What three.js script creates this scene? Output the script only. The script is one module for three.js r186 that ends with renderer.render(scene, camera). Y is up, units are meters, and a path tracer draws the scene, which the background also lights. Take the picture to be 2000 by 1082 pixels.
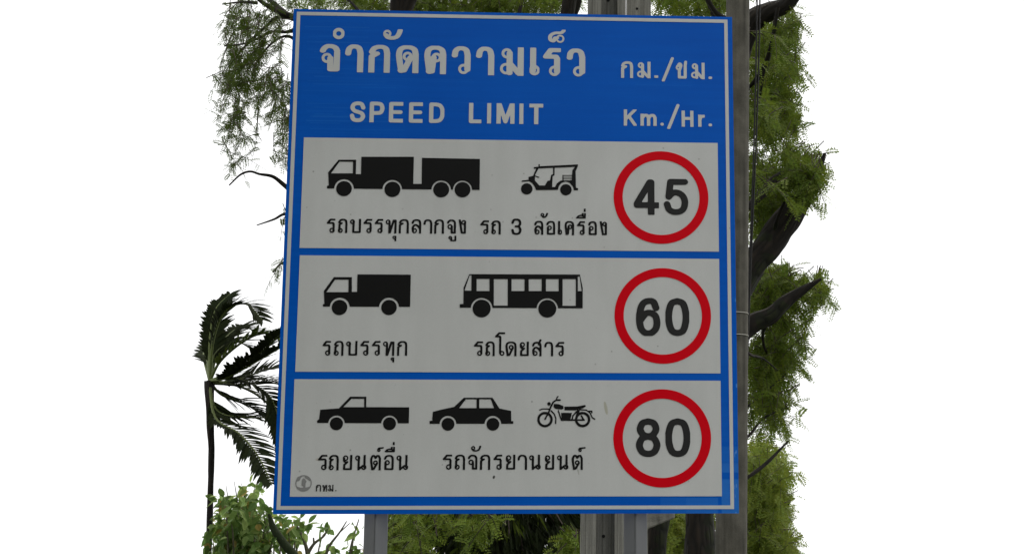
import * as THREE from 'three';
import { mergeGeometries } from 'three/addons/utils/BufferGeometryUtils.js';
import { RoundedBoxGeometry } from 'three/addons/geometries/RoundedBoxGeometry.js';
import { ImprovedNoise } from 'three/addons/math/ImprovedNoise.js';

// ---------------------------------------------------------------- camera, sky, sun, exposure
const scene = new THREE.Scene();
const camera = new THREE.PerspectiveCamera(20.0, 2000 / 1082, 0.1, 600);
camera.rotation.order = 'YXZ';
camera.position.set(0.12, 1.604, 4.112);
camera.rotation.set(THREE.MathUtils.degToRad(10.87), THREE.MathUtils.degToRad(-3.73), THREE.MathUtils.degToRad(-0.25));
camera.setViewOffset(2000, 1082, -283, 0, 2000, 1082);      // the photograph is an off-centre crop
camera.updateMatrixWorld(true);

const renderer = new THREE.WebGLRenderer({ antialias: true });
renderer.toneMapping = THREE.LinearToneMapping;
renderer.toneMappingExposure = 1.0;
renderer.shadowMap.enabled = true;

const SKY_W = 64, SKY_H = 32, skyData = new Float32Array(SKY_W * SKY_H * 4);
for (let j = 0; j < SKY_H; j++) for (let i = 0; i < SKY_W; i++) {
  const up = Math.max(0, Math.sin(((j + 0.5) / SKY_H - 0.5) * Math.PI)), L = 1.25 + 0.3 * up, o = (j * SKY_W + i) * 4;
  skyData[o] = L * 0.995; skyData[o + 1] = L; skyData[o + 2] = L * 1.005; skyData[o + 3] = 1;
}
const skyTex = new THREE.DataTexture(skyData, SKY_W, SKY_H, THREE.RGBAFormat, THREE.FloatType);
skyTex.mapping = THREE.EquirectangularReflectionMapping; skyTex.magFilter = THREE.LinearFilter; skyTex.needsUpdate = true;
scene.background = skyTex; scene.environment = skyTex;

const sun = new THREE.DirectionalLight(0xfff4e2, 1.4);
sun.position.set(9, 22, -14); sun.castShadow = true; sun.shadow.radius = 24;
Object.assign(sun.shadow.camera, { left: -25, right: 25, top: 25, bottom: -25, near: 1, far: 80 });
sun.shadow.mapSize.set(2048, 2048);
scene.add(sun); scene.add(sun.target);

// ---------------------------------------------------------------- helpers
const V = (x, y, z) => new THREE.Vector3(x, y, z);
let rs = 20240611;
const rnd = () => { rs = (rs + 0x6d2b79f5) | 0; let t = Math.imul(rs ^ (rs >>> 15), 1 | rs); t = (t + Math.imul(t ^ (t >>> 7), 61 | t)) ^ t; return ((t ^ (t >>> 14)) >>> 0) / 4294967296; };
const rr = (a, b) => a + (b - a) * rnd();
const gauss = () => (rnd() + rnd() + rnd() - 1.5) / 1.5;
const pn = new ImprovedNoise();
const F = 3068, CX = 1283, CY = 541;
// survey: a sighting of the photograph (2000 px wide) met with the vertical plane at depth z -> a place in metres
function at(px, py, z) {
  const d = V((px - CX) / F, -(py - CY) / F, -1).applyQuaternion(camera.quaternion);
  return camera.position.clone().addScaledVector(d, (z - camera.position.z) / d.z);
}
const perPx = (z) => (camera.position.z - z) / F;             // metres per photograph pixel at depth z
const used = new Map();
function numbered(name) { const n = used.get(name) ?? 0; used.set(name, n + 1); return n ? name + '_' + String(n).padStart(3, '0') : name; }
function thing(name, label, category, pos = V(0, 0, 0), group) {
  const o = new THREE.Group(); o.name = numbered(name); o.position.copy(pos); scene.add(o);
  o.userData = { label, category }; if (group) o.userData.group = group;
  return o;
}
function part(name, geo, mat, parent, label) {
  const m = new THREE.Mesh(geo, mat); m.name = name; m.castShadow = m.receiveShadow = true; parent.add(m);
  if (label) m.userData.label = label;
  return m;
}
const stuff = (m) => { m.userData.kind = 'stuff'; return m; };
// tube of varying radius through points; uv in metres
function taper(pts, radii, sides = 8, wob = 0) {
  const curve = new THREE.CatmullRomCurve3(pts, false, 'centripetal'), n = Math.max(2, pts.length * 5), pos = [], nor = [], uv = [], idx = [];
  let up = V(0.31, 0.2, 1).normalize(), len = 0, last = null;
  for (let i = 0; i <= n; i++) {
    const t = i / n, c = curve.getPoint(t), tan = curve.getTangent(t), f = t * (radii.length - 1), k = Math.min(radii.length - 2, Math.floor(f));
    const r = radii.length === 1 ? radii[0] : radii[k] + (radii[k + 1] - radii[k]) * (f - k);
    if (last) len += c.distanceTo(last); last = c;
    const s = V().crossVectors(tan, up).normalize(); up = V().crossVectors(s, tan).normalize();
    for (let j = 0; j <= sides; j++) {
      const a = (j / sides) * Math.PI * 2, d = s.clone().multiplyScalar(Math.cos(a)).addScaledVector(up, Math.sin(a));
      const q = wob ? 1 + wob * pn.noise(c.x * 4 + Math.cos(a) * 1.3, c.y * 4 + Math.sin(a) * 1.3, c.z * 4) : 1;
      pos.push(c.x + d.x * r * q, c.y + d.y * r * q, c.z + d.z * r * q); nor.push(d.x, d.y, d.z); uv.push((j / sides) * 2 * Math.PI * r, len);
    }
  }
  const w = sides + 1;
  for (let i = 0; i < n; i++) for (let j = 0; j < sides; j++) { const a = i * w + j; idx.push(a, a + w, a + 1, a + 1, a + w, a + w + 1); }
  const g = new THREE.BufferGeometry();
  g.setAttribute('position', new THREE.Float32BufferAttribute(pos, 3)); g.setAttribute('normal', new THREE.Float32BufferAttribute(nor, 3));
  g.setAttribute('uv', new THREE.Float32BufferAttribute(uv, 2)); g.setIndex(idx);
  return g;
}
function limb(list, z0, z1 = z0, sides = 9, wob = 0.25) {       // sightings [x, y, radius] in photograph pixels between two depths
  const n = list.length - 1, pts = [], radii = [];
  list.forEach(([x, y, r], i) => { const z = z0 + (z1 - z0) * (i / n); pts.push(at(x, y, z)); radii.push(r * perPx(z)); });
  return taper(pts, radii, sides, wob);
}

// ---------------------------------------------------------------- textures
function canvasTex(w, h, draw, srgb = true) {
  const c = document.createElement('canvas'); c.width = w; c.height = h;
  const g = c.getContext('2d'); draw(g, w, h);
  const t = new THREE.CanvasTexture(c); t.colorSpace = srgb ? THREE.SRGBColorSpace : THREE.NoColorSpace; t.wrapS = t.wrapT = THREE.MirroredRepeatWrapping;
  return t;
}
function noiseTex(w, h, fn, srgb = true) {
  return canvasTex(w, h, (g) => {
    const im = g.createImageData(w, h);
    for (let y = 0; y < h; y++) for (let x = 0; x < w; x++) { const c = fn(x / w, y / h), o = (y * w + x) * 4; im.data[o] = c[0]; im.data[o + 1] = c[1]; im.data[o + 2] = c[2]; im.data[o + 3] = 255; }
    g.putImageData(im, 0, 0);
  }, srgb);
}
// tileable-enough layered noise
const fbm = (x, y, s, o = 4) => { let v = 0, a = 0.5; for (let i = 0; i < o; i++) { v += a * pn.noise(x * s, y * s, i * 7.3 + s); s *= 2.03; a *= 0.5; } return v; };
const cl = (v) => Math.max(0, Math.min(255, v));

const concreteTex = noiseTex(512, 1024, (u, v) => {
  const n = fbm(u * 2, v * 4, 2.2, 5) * 60 + fbm(u * 8, v * 1.2, 3, 3) * 30, sp = pn.noise(u * 130, v * 260, 3) > 0.5 ? -75 : pn.noise(u * 90, v * 180, 13) > 0.52 ? 36 : 0, st = Math.max(0, pn.noise(u * 14, v * 1.1, 21)) * -70, g = 172 + n + sp + st + (rnd() - 0.5) * 16;
  return [cl(g + 1), cl(g), cl(g - 7)];
});
const concreteBump = noiseTex(256, 512, (u, v) => { const g = 128 + fbm(u * 4, v * 8, 4, 4) * 120 + (pn.noise(u * 90, v * 180, 9) > 0.5 ? -70 : 0); return [cl(g), cl(g), cl(g)]; }, false);
const barkTex = noiseTex(512, 512, (u, v) => {
  const r = Math.abs(pn.noise(u * 26, v * 7, 1.5)) * 1.6 + fbm(u, v, 9, 3) * 0.6, m = fbm(u, v, 3.1, 3), g = 70 + r * 60 + (rnd() - 0.5) * 14;
  return m > 0.16 ? [cl(g * 0.92), cl(g * 1.05), cl(g * 0.6)] : [cl(g * 1.02), cl(g * 0.9), cl(g * 0.78)];
});
const barkBump = noiseTex(256, 256, (u, v) => { const g = 60 + Math.abs(pn.noise(u * 26, v * 7, 1.5)) * 320; return [cl(g), cl(g), cl(g)]; }, false);

// ---------------------------------------------------------------- materials
const bark = new THREE.MeshStandardMaterial({ name: 'dark bark', color: new THREE.Color().setRGB(0.1, 0.094, 0.085), map: barkTex, bumpMap: barkBump, bumpScale: 0.012, roughness: 0.95 });
const twigMat = new THREE.MeshStandardMaterial({ name: 'twig', color: new THREE.Color().setRGB(0.055, 0.04, 0.03), roughness: 0.9 });
const leafMat = (name, t, rough = 0.75) => new THREE.MeshPhysicalMaterial({ name, vertexColors: true, roughness: rough, transmission: t, thickness: 0, side: THREE.DoubleSide, specularIntensity: 0.15 });
const featherLeaf = leafMat('feathery leaf', 0.52), broadLeaf = leafMat('broad leaf', 0.5, 0.6), palmLeaf = leafMat('palm leaflet', 0.1, 0.95), darkLeaf = leafMat('long dark leaf', 0.35, 0.65);
function concrete(name, r, g, b, rx, ry) {
  const t = concreteTex.clone(); t.repeat.set(rx, ry); t.needsUpdate = true; const bt = concreteBump.clone(); bt.repeat.set(rx, ry); bt.needsUpdate = true;
  return new THREE.MeshStandardMaterial({ name, color: new THREE.Color().setRGB(r, g, b), map: t, bumpMap: bt, bumpScale: 0.003, roughness: 0.92 });
}

// ---------------------------------------------------------------- ground
{
  const grass = noiseTex(512, 512, (u, v) => { const n = fbm(u, v, 6, 5), d = fbm(u + 5, v, 2.5, 3), g = 80 + n * 60 + (rnd() - 0.5) * 20; return d > 0.14 ? [cl(g * 1.1), cl(g), cl(g * 0.75)] : [cl(g * 0.85), cl(g), cl(g * 0.5)]; });
  grass.repeat.set(200, 200);
  const g = part('ground', new THREE.CircleGeometry(500, 64).rotateX(-Math.PI / 2), new THREE.MeshStandardMaterial({ map: grass, color: 0xb0b0b0, roughness: 1 }), scene); g.userData.kind = 'structure';
  const asphalt = noiseTex(256, 256, (u, v) => { const k = 62 + fbm(u, v, 8, 3) * 20 + (rnd() - 0.5) * 26; return [cl(k), cl(k), cl(k + 1)]; });
  asphalt.repeat.set(80, 4);
  const r = part('road', new THREE.PlaneGeometry(400, 9).rotateX(-Math.PI / 2).translate(0, 0.004, 10.5), new THREE.MeshStandardMaterial({ map: asphalt, roughness: 0.95 }), scene); r.userData.kind = 'structure';
  const slab = concreteTex.clone(); slab.repeat.set(200, 1); slab.needsUpdate = true;
  const p = part('pavement', new THREE.BoxGeometry(400, 0.14, 3.6).translate(0, 0.07, 4.2), new THREE.MeshStandardMaterial({ map: slab, color: 0xa0a09c, roughness: 0.95 }), scene); p.userData.kind = 'structure';
}

// ---------------------------------------------------------------- flat print: outlines cut from distance fields
const segD = (px, py, ax, ay, bx, by) => { const dx = bx - ax, dy = by - ay, l = dx * dx + dy * dy, t = l ? Math.max(0, Math.min(1, ((px - ax) * dx + (py - ay) * dy) / l)) : 0; return Math.hypot(px - ax - t * dx, py - ay - t * dy); };
function polyD(p, x, y) {                                        // signed distance to a polygon, negative inside
  let d = 1e9, inside = false;
  for (let i = 0, j = p.length - 1; i < p.length; j = i++) {
    d = Math.min(d, segD(x, y, p[j][0], p[j][1], p[i][0], p[i][1]));
    if ((p[i][1] > y) !== (p[j][1] > y) && x < ((p[j][0] - p[i][0]) * (y - p[i][1])) / (p[j][1] - p[i][1]) + p[i][0]) inside = !inside;
  }
  return inside ? -d : d;
}
const lineD = (p, x, y) => { let d = 1e9; for (let i = 1; i < p.length; i++) d = Math.min(d, segD(x, y, p[i - 1][0], p[i - 1][1], p[i][0], p[i][1])); return d; };
function cut(sdf, x0, x1, y0, y1, h) {                           // the sheet where sdf < 0, as a ShapeGeometry
  const nx = Math.ceil((x1 - x0) / h) + 1, ny = Math.ceil((y1 - y0) / h) + 1, f = new Float64Array(nx * ny);
  for (let j = 0; j < ny; j++) for (let i = 0; i < nx; i++) { let v = (i === 0 || j === 0 || i === nx - 1 || j === ny - 1) ? h : sdf(x0 + i * h, y0 + j * h); if (v === 0) v = 1e-9; f[j * nx + i] = v; }
  const next = new Map(), pt = new Map();
  const edge = (i, j, v) => {                                     // v 0: from (i,j) to the right, 1: upwards
    const k = (j * nx + i) * 2 + v;
    if (!pt.has(k)) { const a = f[j * nx + i], b = v ? f[(j + 1) * nx + i] : f[j * nx + i + 1], t = a / (a - b); pt.set(k, [x0 + (i + (v ? 0 : t)) * h, y0 + (j + (v ? t : 0)) * h]); }
    return k;
  };
  for (let j = 0; j < ny - 1; j++) for (let i = 0; i < nx - 1; i++) {
    const c = (f[j * nx + i] < 0 ? 1 : 0) | (f[j * nx + i + 1] < 0 ? 2 : 0) | (f[(j + 1) * nx + i + 1] < 0 ? 4 : 0) | (f[(j + 1) * nx + i] < 0 ? 8 : 0);
    if (c === 0 || c === 15) continue;
    const B = () => edge(i, j, 0), T = () => edge(i, j + 1, 0), L = () => edge(i, j, 1), R = () => edge(i + 1, j, 1), go = (a, b) => next.set(a, b);
    if (c === 1) go(B(), L()); else if (c === 2) go(R(), B()); else if (c === 3) go(R(), L()); else if (c === 4) go(T(), R()); else if (c === 6) go(T(), B());
    else if (c === 7) go(T(), L()); else if (c === 8) go(L(), T()); else if (c === 9) go(B(), T()); else if (c === 11) go(R(), T()); else if (c === 12) go(L(), R());
    else if (c === 13) go(B(), R()); else if (c === 14) go(L(), B()); else if (c === 5) { go(B(), L()); go(T(), R()); } else { go(R(), B()); go(L(), T()); }
  }
  const loops = [];
  while (next.size) {
    const s = next.keys().next().value, loop = [];
    let k = s;
    while (next.has(k)) { loop.push(pt.get(k)); const n = next.get(k); next.delete(k); k = n; }
    if (loop.length > 3) loops.push(thin(loop, h * 0.09));
  }
  const area = (p) => { let a = 0; for (let i = 0, j = p.length - 1; i < p.length; j = i++) a += p[j][0] * p[i][1] - p[i][0] * p[j][1]; return a / 2; };
  const areas = loops.map(area), big = areas.reduce((m, a) => (Math.abs(a) > Math.abs(m) ? a : m), 0), sg = Math.sign(big) || 1;
  const outer = loops.map((p, i) => ({ p, a: areas[i] * sg, holes: [] }));
  const solids = outer.filter((o) => o.a > h * h * 0.5), holes = outer.filter((o) => o.a < -h * h * 0.5);
  for (const q of holes) { const own = solids.filter((s) => polyD(s.p, q.p[0][0], q.p[0][1]) < 0).sort((a, b) => a.a - b.a)[0]; if (own) own.holes.push(q.p); }
  const vec = (p) => p.map((q) => new THREE.Vector2(q[0], q[1]));
  return new THREE.ShapeGeometry(solids.map((s) => { const sh = new THREE.Shape(vec(s.p)); sh.holes = s.holes.map((q) => new THREE.Path(vec(q))); return sh; }), 1);
}
function thin(loop, eps) {                                        // drop points that lie on the line between their neighbours
  const keep = new Uint8Array(loop.length), n = loop.length, half = Math.floor(n / 2);
  const dp = (a, b) => { let m = 0, k = -1; for (let i = a + 1; i < b; i++) { const d = segD(loop[i][0], loop[i][1], loop[a][0], loop[a][1], loop[b % n][0], loop[b % n][1]); if (d > m) { m = d; k = i; } } if (m > eps) { keep[k] = 1; dp(a, k); dp(k, b); } };
  keep[0] = keep[half] = 1; dp(0, half); dp(half, n);
  return loop.filter((_, i) => keep[i]);
}

// Letters as strokes in a unit box. [p] straight, [p, 's'] smooth, ['o', x, y, r] a loop of outer radius r (in letter heights). Box clip keeps stem ends flat.
const hook = [[0, 0.7], [0.06, 0.88], [0.28, 0.99], [0.6, 1], [0.88, 0.93], [1, 0.72]];
const arch = [[0, 0.7], [0.07, 0.9], [0.3, 1], [0.68, 1], [0.93, 0.9], [1, 0.7]];
const rd = (m) => [[0.15, 0.0], [0.02, 0.55], ...m];
const GLYPH = {
  'ก': [[[[0, -0.4], [0, 0.6], [0.34, 0.72]]], [[[0, 0.78], [0.12, 0.92], [0.4, 1], [0.7, 1], [0.92, 0.92], [1, 0.72]], 's'], [[[1, 0.73], [1, -0.4]]], [[[0, 0.78], [0.22, 0.7]]]],
  'ถ': [[[[0.08, 0.15], [0.08, 0.6], [0.36, 0.72]]], [[[0.02, 0.78], [0.14, 0.92], [0.4, 1], [0.7, 1], [0.92, 0.92], [1, 0.72]], 's'], [[[1, 0.73], [1, -0.4]]], [[[0.02, 0.78], [0.22, 0.7]]], ['o', 0.2, 0.14, 0.17]],
  'จ': [[hook.map(([x, y]) => [x, Math.max(y, 0.8)]), 's'], [[[1, 0.72], [1, 0.02], [0.56, 0.02], [0.54, 0.5]]], ['o', 0.3, 0.5, 0.18]],
  'า': [[hook, 's'], [[[1, 0.73], [1, -0.4]]]],
  'ว': [[hook, 's'], [[[1, 0.73], [1, 0.12]]], ['o', 0.7, 0.15, 0.18]],
  'ด': [[rd(arch), 's'], [[[1, 0.7], [1, -0.4]]], [[[0.12, 0.02], [0.32, 0.02], [0.7, 0.58]]], ['o', 0.52, 0.62, 0.17]],
  'ค': [[rd(arch), 's'], [[[1, 0.7], [1, -0.4]]], [[[0.12, 0.02], [0.3, 0.02], [0.4, 0.6]]], ['o', 0.58, 0.6, 0.17]],
  'ต': [[[[0.15, 0], [0.02, 0.55], [0.02, 0.8], [0.18, 1], [0.36, 0.98], [0.5, 0.84], [0.64, 0.98], [0.84, 1], [1, 0.8]], 's'], [[[1, 0.8], [1, -0.4]]], [[[0.12, 0.02], [0.32, 0.02], [0.68, 0.45]]], ['o', 0.5, 0.48, 0.16]],
  'ม': [['o', 0.22, 0.83, 0.18], [[[0.38, 0.85], [0.38, 0.02]]], ['o', 0.18, 0.2, 0.2], [[[0.4, 0.42], [0.88, 0.02], [1, 0.02]]], [[[1, 1.4], [1, -0.4]]]],
  'น': [['o', 0.14, 0.84, 0.17], [[[0.28, 0.86], [0.28, -0.4]]], [[[0.3, 0.02], [0.72, 0.26]]], [[[0.9, 1.4], [0.9, 0.15]]], ['o', 0.84, 0.15, 0.17]],
  'บ': [['o', 0.14, 0.84, 0.17], [[[0.28, 0.86], [0.28, 0.02], [1, 0.02], [1, 1.4]]]],
  'ย': [['o', 0.3, 0.83, 0.18], [[[0.1, 0.82], [0.12, 0.64], [0.28, 0.54], [0.52, 0.54]], 's'], [[[0.5, 0.52], [0.16, 0.34], [0.14, 0.02], [1, 0.02], [1, 1.4]]]],
  'ร': [[[[1.1, 1], [0.42, 1], [0.02, 0.73], [0.84, 0.73], [0.94, 0.64], [0.94, 0.12]]], ['o', 0.72, 0.15, 0.18]],
  'ล': [[[[0.02, 0.76], [0.14, 0.93], [0.42, 1], [0.7, 1], [0.92, 0.92], [1, 0.72]], 's'], [[[1, 0.73], [1, -0.4]]], [[[0.1, 0.15], [0.05, 0.36], [0.2, 0.56], [0.46, 0.62], [0.76, 0.5], [1, 0.3]], 's'], ['o', 0.28, 0.16, 0.18]],
  'ส': [[[[0.02, 0.76], [0.14, 0.93], [0.42, 1], [0.7, 1], [0.92, 0.92], [1, 0.72]], 's'], [[[1, 0.73], [1, -0.4]]], [[[0.1, 0.15], [0.05, 0.36], [0.2, 0.56], [0.46, 0.62], [0.76, 0.5], [1, 0.3]], 's'], ['o', 0.28, 0.16, 0.18], [[[0.76, 0.86], [0.98, 1.2]]]],
  'อ': [[[[0.02, 0.78], [0.16, 0.94], [0.45, 1], [0.7, 1], [0.92, 0.92], [1, 0.72]], 's'], [[[1, 0.73], [1, 0.02], [0.1, 0.02], [0.1, 0.5]]], ['o', 0.32, 0.5, 0.17]],
  'ง': [[[[-0.1, 1.4], [0.42, 0.02], [0.95, 0.02], [0.95, 0.82]]], ['o', 0.74, 0.84, 0.17]],
  'ท': [['o', 0.16, 0.84, 0.17], [[[0.32, 0.86], [0.32, -0.4]]], [[[0.38, 0], [0.78, 0.96], [1, 0.96], [1, -0.4]]]],
  'ช': [['o', 0.16, 0.72, 0.17], [[[0.1, 0.84], [0.3, 0.99], [0.44, 0.88], [0.34, 0.66], [0.24, 0.5]], 's'], [[[0.24, 0.52], [0.24, 0.02], [0.94, 0.02], [0.94, 0.86], [1, 1.12]]]],
  'เ': [[[[0.12, 1.4], [0.12, 0.14]]], ['o', 0.6, 0.16, 0.18]],
  'โ': [[[[1.05, 1.72], [0.42, 1.72], [0.06, 1.46], [0.52, 1.46], [0.56, 1.4], [0.56, 0.14]]], ['o', 0.78, 0.15, 0.17]],
  // marks above and below, in a box of their own
  'ั': [['o', 0.2, 0.62, 0.36], [[[0.12, 0.42], [0.26, 0.1], [0.52, 0.02], [0.78, 0.18], [0.92, 0.6], [1, 1.1]], 's']],
  '้': [['o', 0.2, 0.66, 0.36], [[[0.34, 0.5], [0.3, 0.1], [0.58, 0.06], [0.84, 0.4], [1, 1.1]], 's']],
  '็': [[[[1.02, 1.05], [0.84, 0.84], [0.4, 0.8], [0.1, 0.56], [0.1, 0.16], [0.3, 0.06], [0.42, 0.36], [0.56, 0.36]], 's'], ['o', 0.76, 0.28, 0.3]],
  'ื': [[[[0, 0.05], [1, 0.05], [1, 1.2]]], [[[0, 0.06], [0.26, 0.5], [0.58, 0.62], [0.96, 0.3]], 's'], [[[0.72, 0.5], [0.72, 1.2]]]],
  '่': [[[[0.5, -0.4], [0.5, 1.4]]]],
  '์': [['o', 0.24, 0.3, 0.32], [[[0.06, 0.4], [0.2, 0.84], [0.5, 0.9], [1.05, 1]], 's']],
  'ุ': [['o', 0.36, 0.7, 0.3], [[[0.82, 0.95], [0.82, -0.4]]]],
  'ู': [['o', 0.2, 0.7, 0.3], [[[0.36, 0.7], [0.36, 0.06], [1, 0.06], [1, 1.4]]]],
  'ํ': [['o', 0.5, 0.5, 0.5]],
  // latin
  S: [[[[1, 0.74], [0.86, 0.94], [0.5, 1], [0.12, 0.92], [0.03, 0.74], [0.2, 0.57], [0.55, 0.49], [0.88, 0.4], [1, 0.24], [0.86, 0.06], [0.5, 0], [0.12, 0.07], [0, 0.27]], 's']],
  P: [[[[0, -0.4], [0, 1], [0.5, 1]]], [[[0.5, 1], [0.86, 0.95], [1, 0.73], [0.86, 0.49], [0.5, 0.44]], 's'], [[[0.5, 0.44], [0, 0.44]]]],
  E: [[[[1.4, 1], [0, 1], [0, 0], [1.4, 0]]], [[[0, 0.51], [0.95, 0.51]]]],
  D: [[[[0.42, 1], [0, 1], [0, 0], [0.42, 0]]], [[[0.42, 1], [0.8, 0.93], [1, 0.7], [1, 0.3], [0.8, 0.07], [0.42, 0]], 's']],
  L: [[[[0, 1.4], [0, 0], [1.4, 0]]]], I: [[[[0.5, -0.4], [0.5, 1.4]]]],
  M: [[[[0, -0.4], [0, 1.1], [0.04, 1.1], [0.5, 0.02], [0.96, 1.1], [1, 1.1], [1, -0.4]]]],
  T: [[[[-0.4, 1], [1.4, 1]]], [[[0.5, 1], [0.5, -0.4]]]],
  K: [[[[0, -0.4], [0, 1.4]]], [[[1.15, 1.2], [0, 0.36]]], [[[0.36, 0.6], [1.15, -0.2]]]],
  H: [[[[0, -0.4], [0, 1.4]]], [[[1, -0.4], [1, 1.4]]], [[[0, 0.52], [1, 0.52]]]],
  m: [[[[0, -0.4], [0, 1.4]]], [[[0, 0.66], [0.16, 0.96], [0.38, 0.98], [0.5, 0.7]], 's'], [[[0.5, 0.72], [0.5, -0.4]]], [[[0.5, 0.66], [0.66, 0.96], [0.88, 0.98], [1, 0.7]], 's'], [[[1, 0.72], [1, -0.4]]]],
  r: [[[[0, -0.4], [0, 1.4]]], [[[0, 0.6], [0.3, 0.9], [1.2, 1]], 's']],
  '/': [[[[0, -0.02], [1, 1.02]]]], '.': [[[[-0.4, 0.5], [1.4, 0.5]]]],
  3: [[[[0, 0.76], [0.14, 0.95], [0.5, 1], [0.88, 0.92], [0.97, 0.74], [0.84, 0.57], [0.42, 0.52]], 's'], [[[0.42, 0.52], [0.84, 0.48], [1, 0.27], [0.86, 0.06], [0.5, 0], [0.13, 0.06], [0, 0.27]], 's']],
  4: [[[[0.76, -0.4], [0.76, 0.98], [0.68, 0.98], [0.0, 0.27], [0.0, 0.22], [1.4, 0.22]]]],
  5: [[[[1, 1], [0.2, 1], [0.1, 0.5]]], [[[0.1, 0.5], [0.3, 0.62], [0.62, 0.64], [0.92, 0.5], [1, 0.32], [0.9, 0.1], [0.5, 0], [0.12, 0.08], [0, 0.26]], 's']],
  6: [[[[0.95, 0.78], [0.82, 0.96], [0.5, 1], [0.16, 0.88], [0.0, 0.5], [0.08, 0.15], [0.32, 0.0], [0.68, 0.0], [0.94, 0.14], [1, 0.32], [0.92, 0.52], [0.66, 0.62], [0.36, 0.6], [0.04, 0.38]], 's']],
  0: [[[[0.5, 1], [0.16, 0.92], [0, 0.64], [0, 0.36], [0.16, 0.08], [0.5, 0], [0.84, 0.08], [1, 0.36], [1, 0.64], [0.84, 0.92], [0.5, 1]], 's']],
  8: [[[[0.5, 1], [0.16, 0.93], [0.05, 0.76], [0.2, 0.6], [0.5, 0.54], [0.8, 0.6], [0.95, 0.76], [0.84, 0.93], [0.5, 1]], 's'], [[[0.5, 0.54], [0.14, 0.46], [0, 0.27], [0.13, 0.08], [0.5, 0], [0.87, 0.08], [1, 0.27], [0.86, 0.46], [0.5, 0.54]], 's']],
};
const OPEN_TOP = new Set(['ส', 'ช', 'โ', '/']);
function smooth(p) { const c = new THREE.CatmullRomCurve3(p.map(([x, y]) => V(x, y, 0)), p[0][0] === p[p.length - 1][0] && p[0][1] === p[p.length - 1][1] && p.length > 5 ? false : false, 'centripetal'); return c.getPoints(p.length * 5).map((q) => [q.x, q.y]); }
// one letter in the box x0..x1, y0..y1 (metres on the board), stem width t, horizontals thinner by c, loops by lo
function letter(ch, x0, x1, y0, y1, t, c = 1.2, lo = 0.72) {
  const w = x1 - x0, h = y1 - y0, tv = t / c, X = (u) => x0 + t / 2 + u * (w - t), Y = (v) => y0 + tv / 2 + v * (h - tv), strokes = [];
  for (const s of GLYPH[ch]) {
    if (s[0] === 'o') {
      const r = s[3] * h, cx = Math.max(x0 + Math.min(r, w / 2), Math.min(x1 - Math.min(r, w / 2), X(s[1]))), cy = Math.max(y0 + r, Math.min(y1 - r, Y(s[2])));
      strokes.push({ o: [cx, cy, r] });
    } else strokes.push({ p: (s[1] === 's' ? smooth(s[0]) : s[0]).map(([u, v]) => [X(u), Y(v) * c]) });
  }
  const top = OPEN_TOP.has(ch) ? y1 + h : y1;
  const sdf = (x, y) => {
    let d = 1e9;
    for (const s of strokes) {
      if (s.o) { const th = (t * (ch === 'ํ' ? 0.66 : lo)) / 2, q = Math.hypot(x - s.o[0], y - s.o[1]); d = Math.min(d, Math.abs(q - (s.o[2] - th)) - th); }
      else d = Math.min(d, lineD(s.p, x, y * c) - t / 2);
    }
    return Math.max(d, y0 - y, y - top, x0 - x, x - x1);
  };
  const e = t * 0.3;
  return cut(sdf, x0 - e, x1 + e, y0 - e, top + e, Math.min(t / 7, h / 46));
}
const Z1 = 0.001, Z2 = 0.002;                                     // film thickness: panels on the board, print on the panels
// a line of letters: each [char, left, right] in sightings of one enlargement (origin ox, oy, scale s); base and cap sighting rows at both ends
function textLine(o, list, rows, t, c, lo) {
  const [ox, oy, s] = o, gs = [], [xa, ba, ca, xb, bb, cb] = rows;
  const P = (u, v) => at(ox + u / s, oy + v / s, 0);
  const k = P(xa + s, ba).x - P(xa, ba).x;
  for (const [ch, l, r, top, bottom] of list) {
    const f = (((l + r) / 2) - xa) / (xb - xa), b = bottom ?? ba + (bb - ba) * f, cp = top ?? ca + (cb - ca) * f;
    gs.push(letter(ch, P(l, b).x, P(r, b).x, P(l, b).y * 0.5 + P(r, b).y * 0.5, P(l, cp).y * 0.5 + P(r, cp).y * 0.5, (t / s) * k * (ch === '3' ? 1.12 : ch === '็' ? 0.66 : top !== undefined && ch > 'z' ? 0.86 : 1), c, lo));
  }
  return gs;
}
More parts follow.
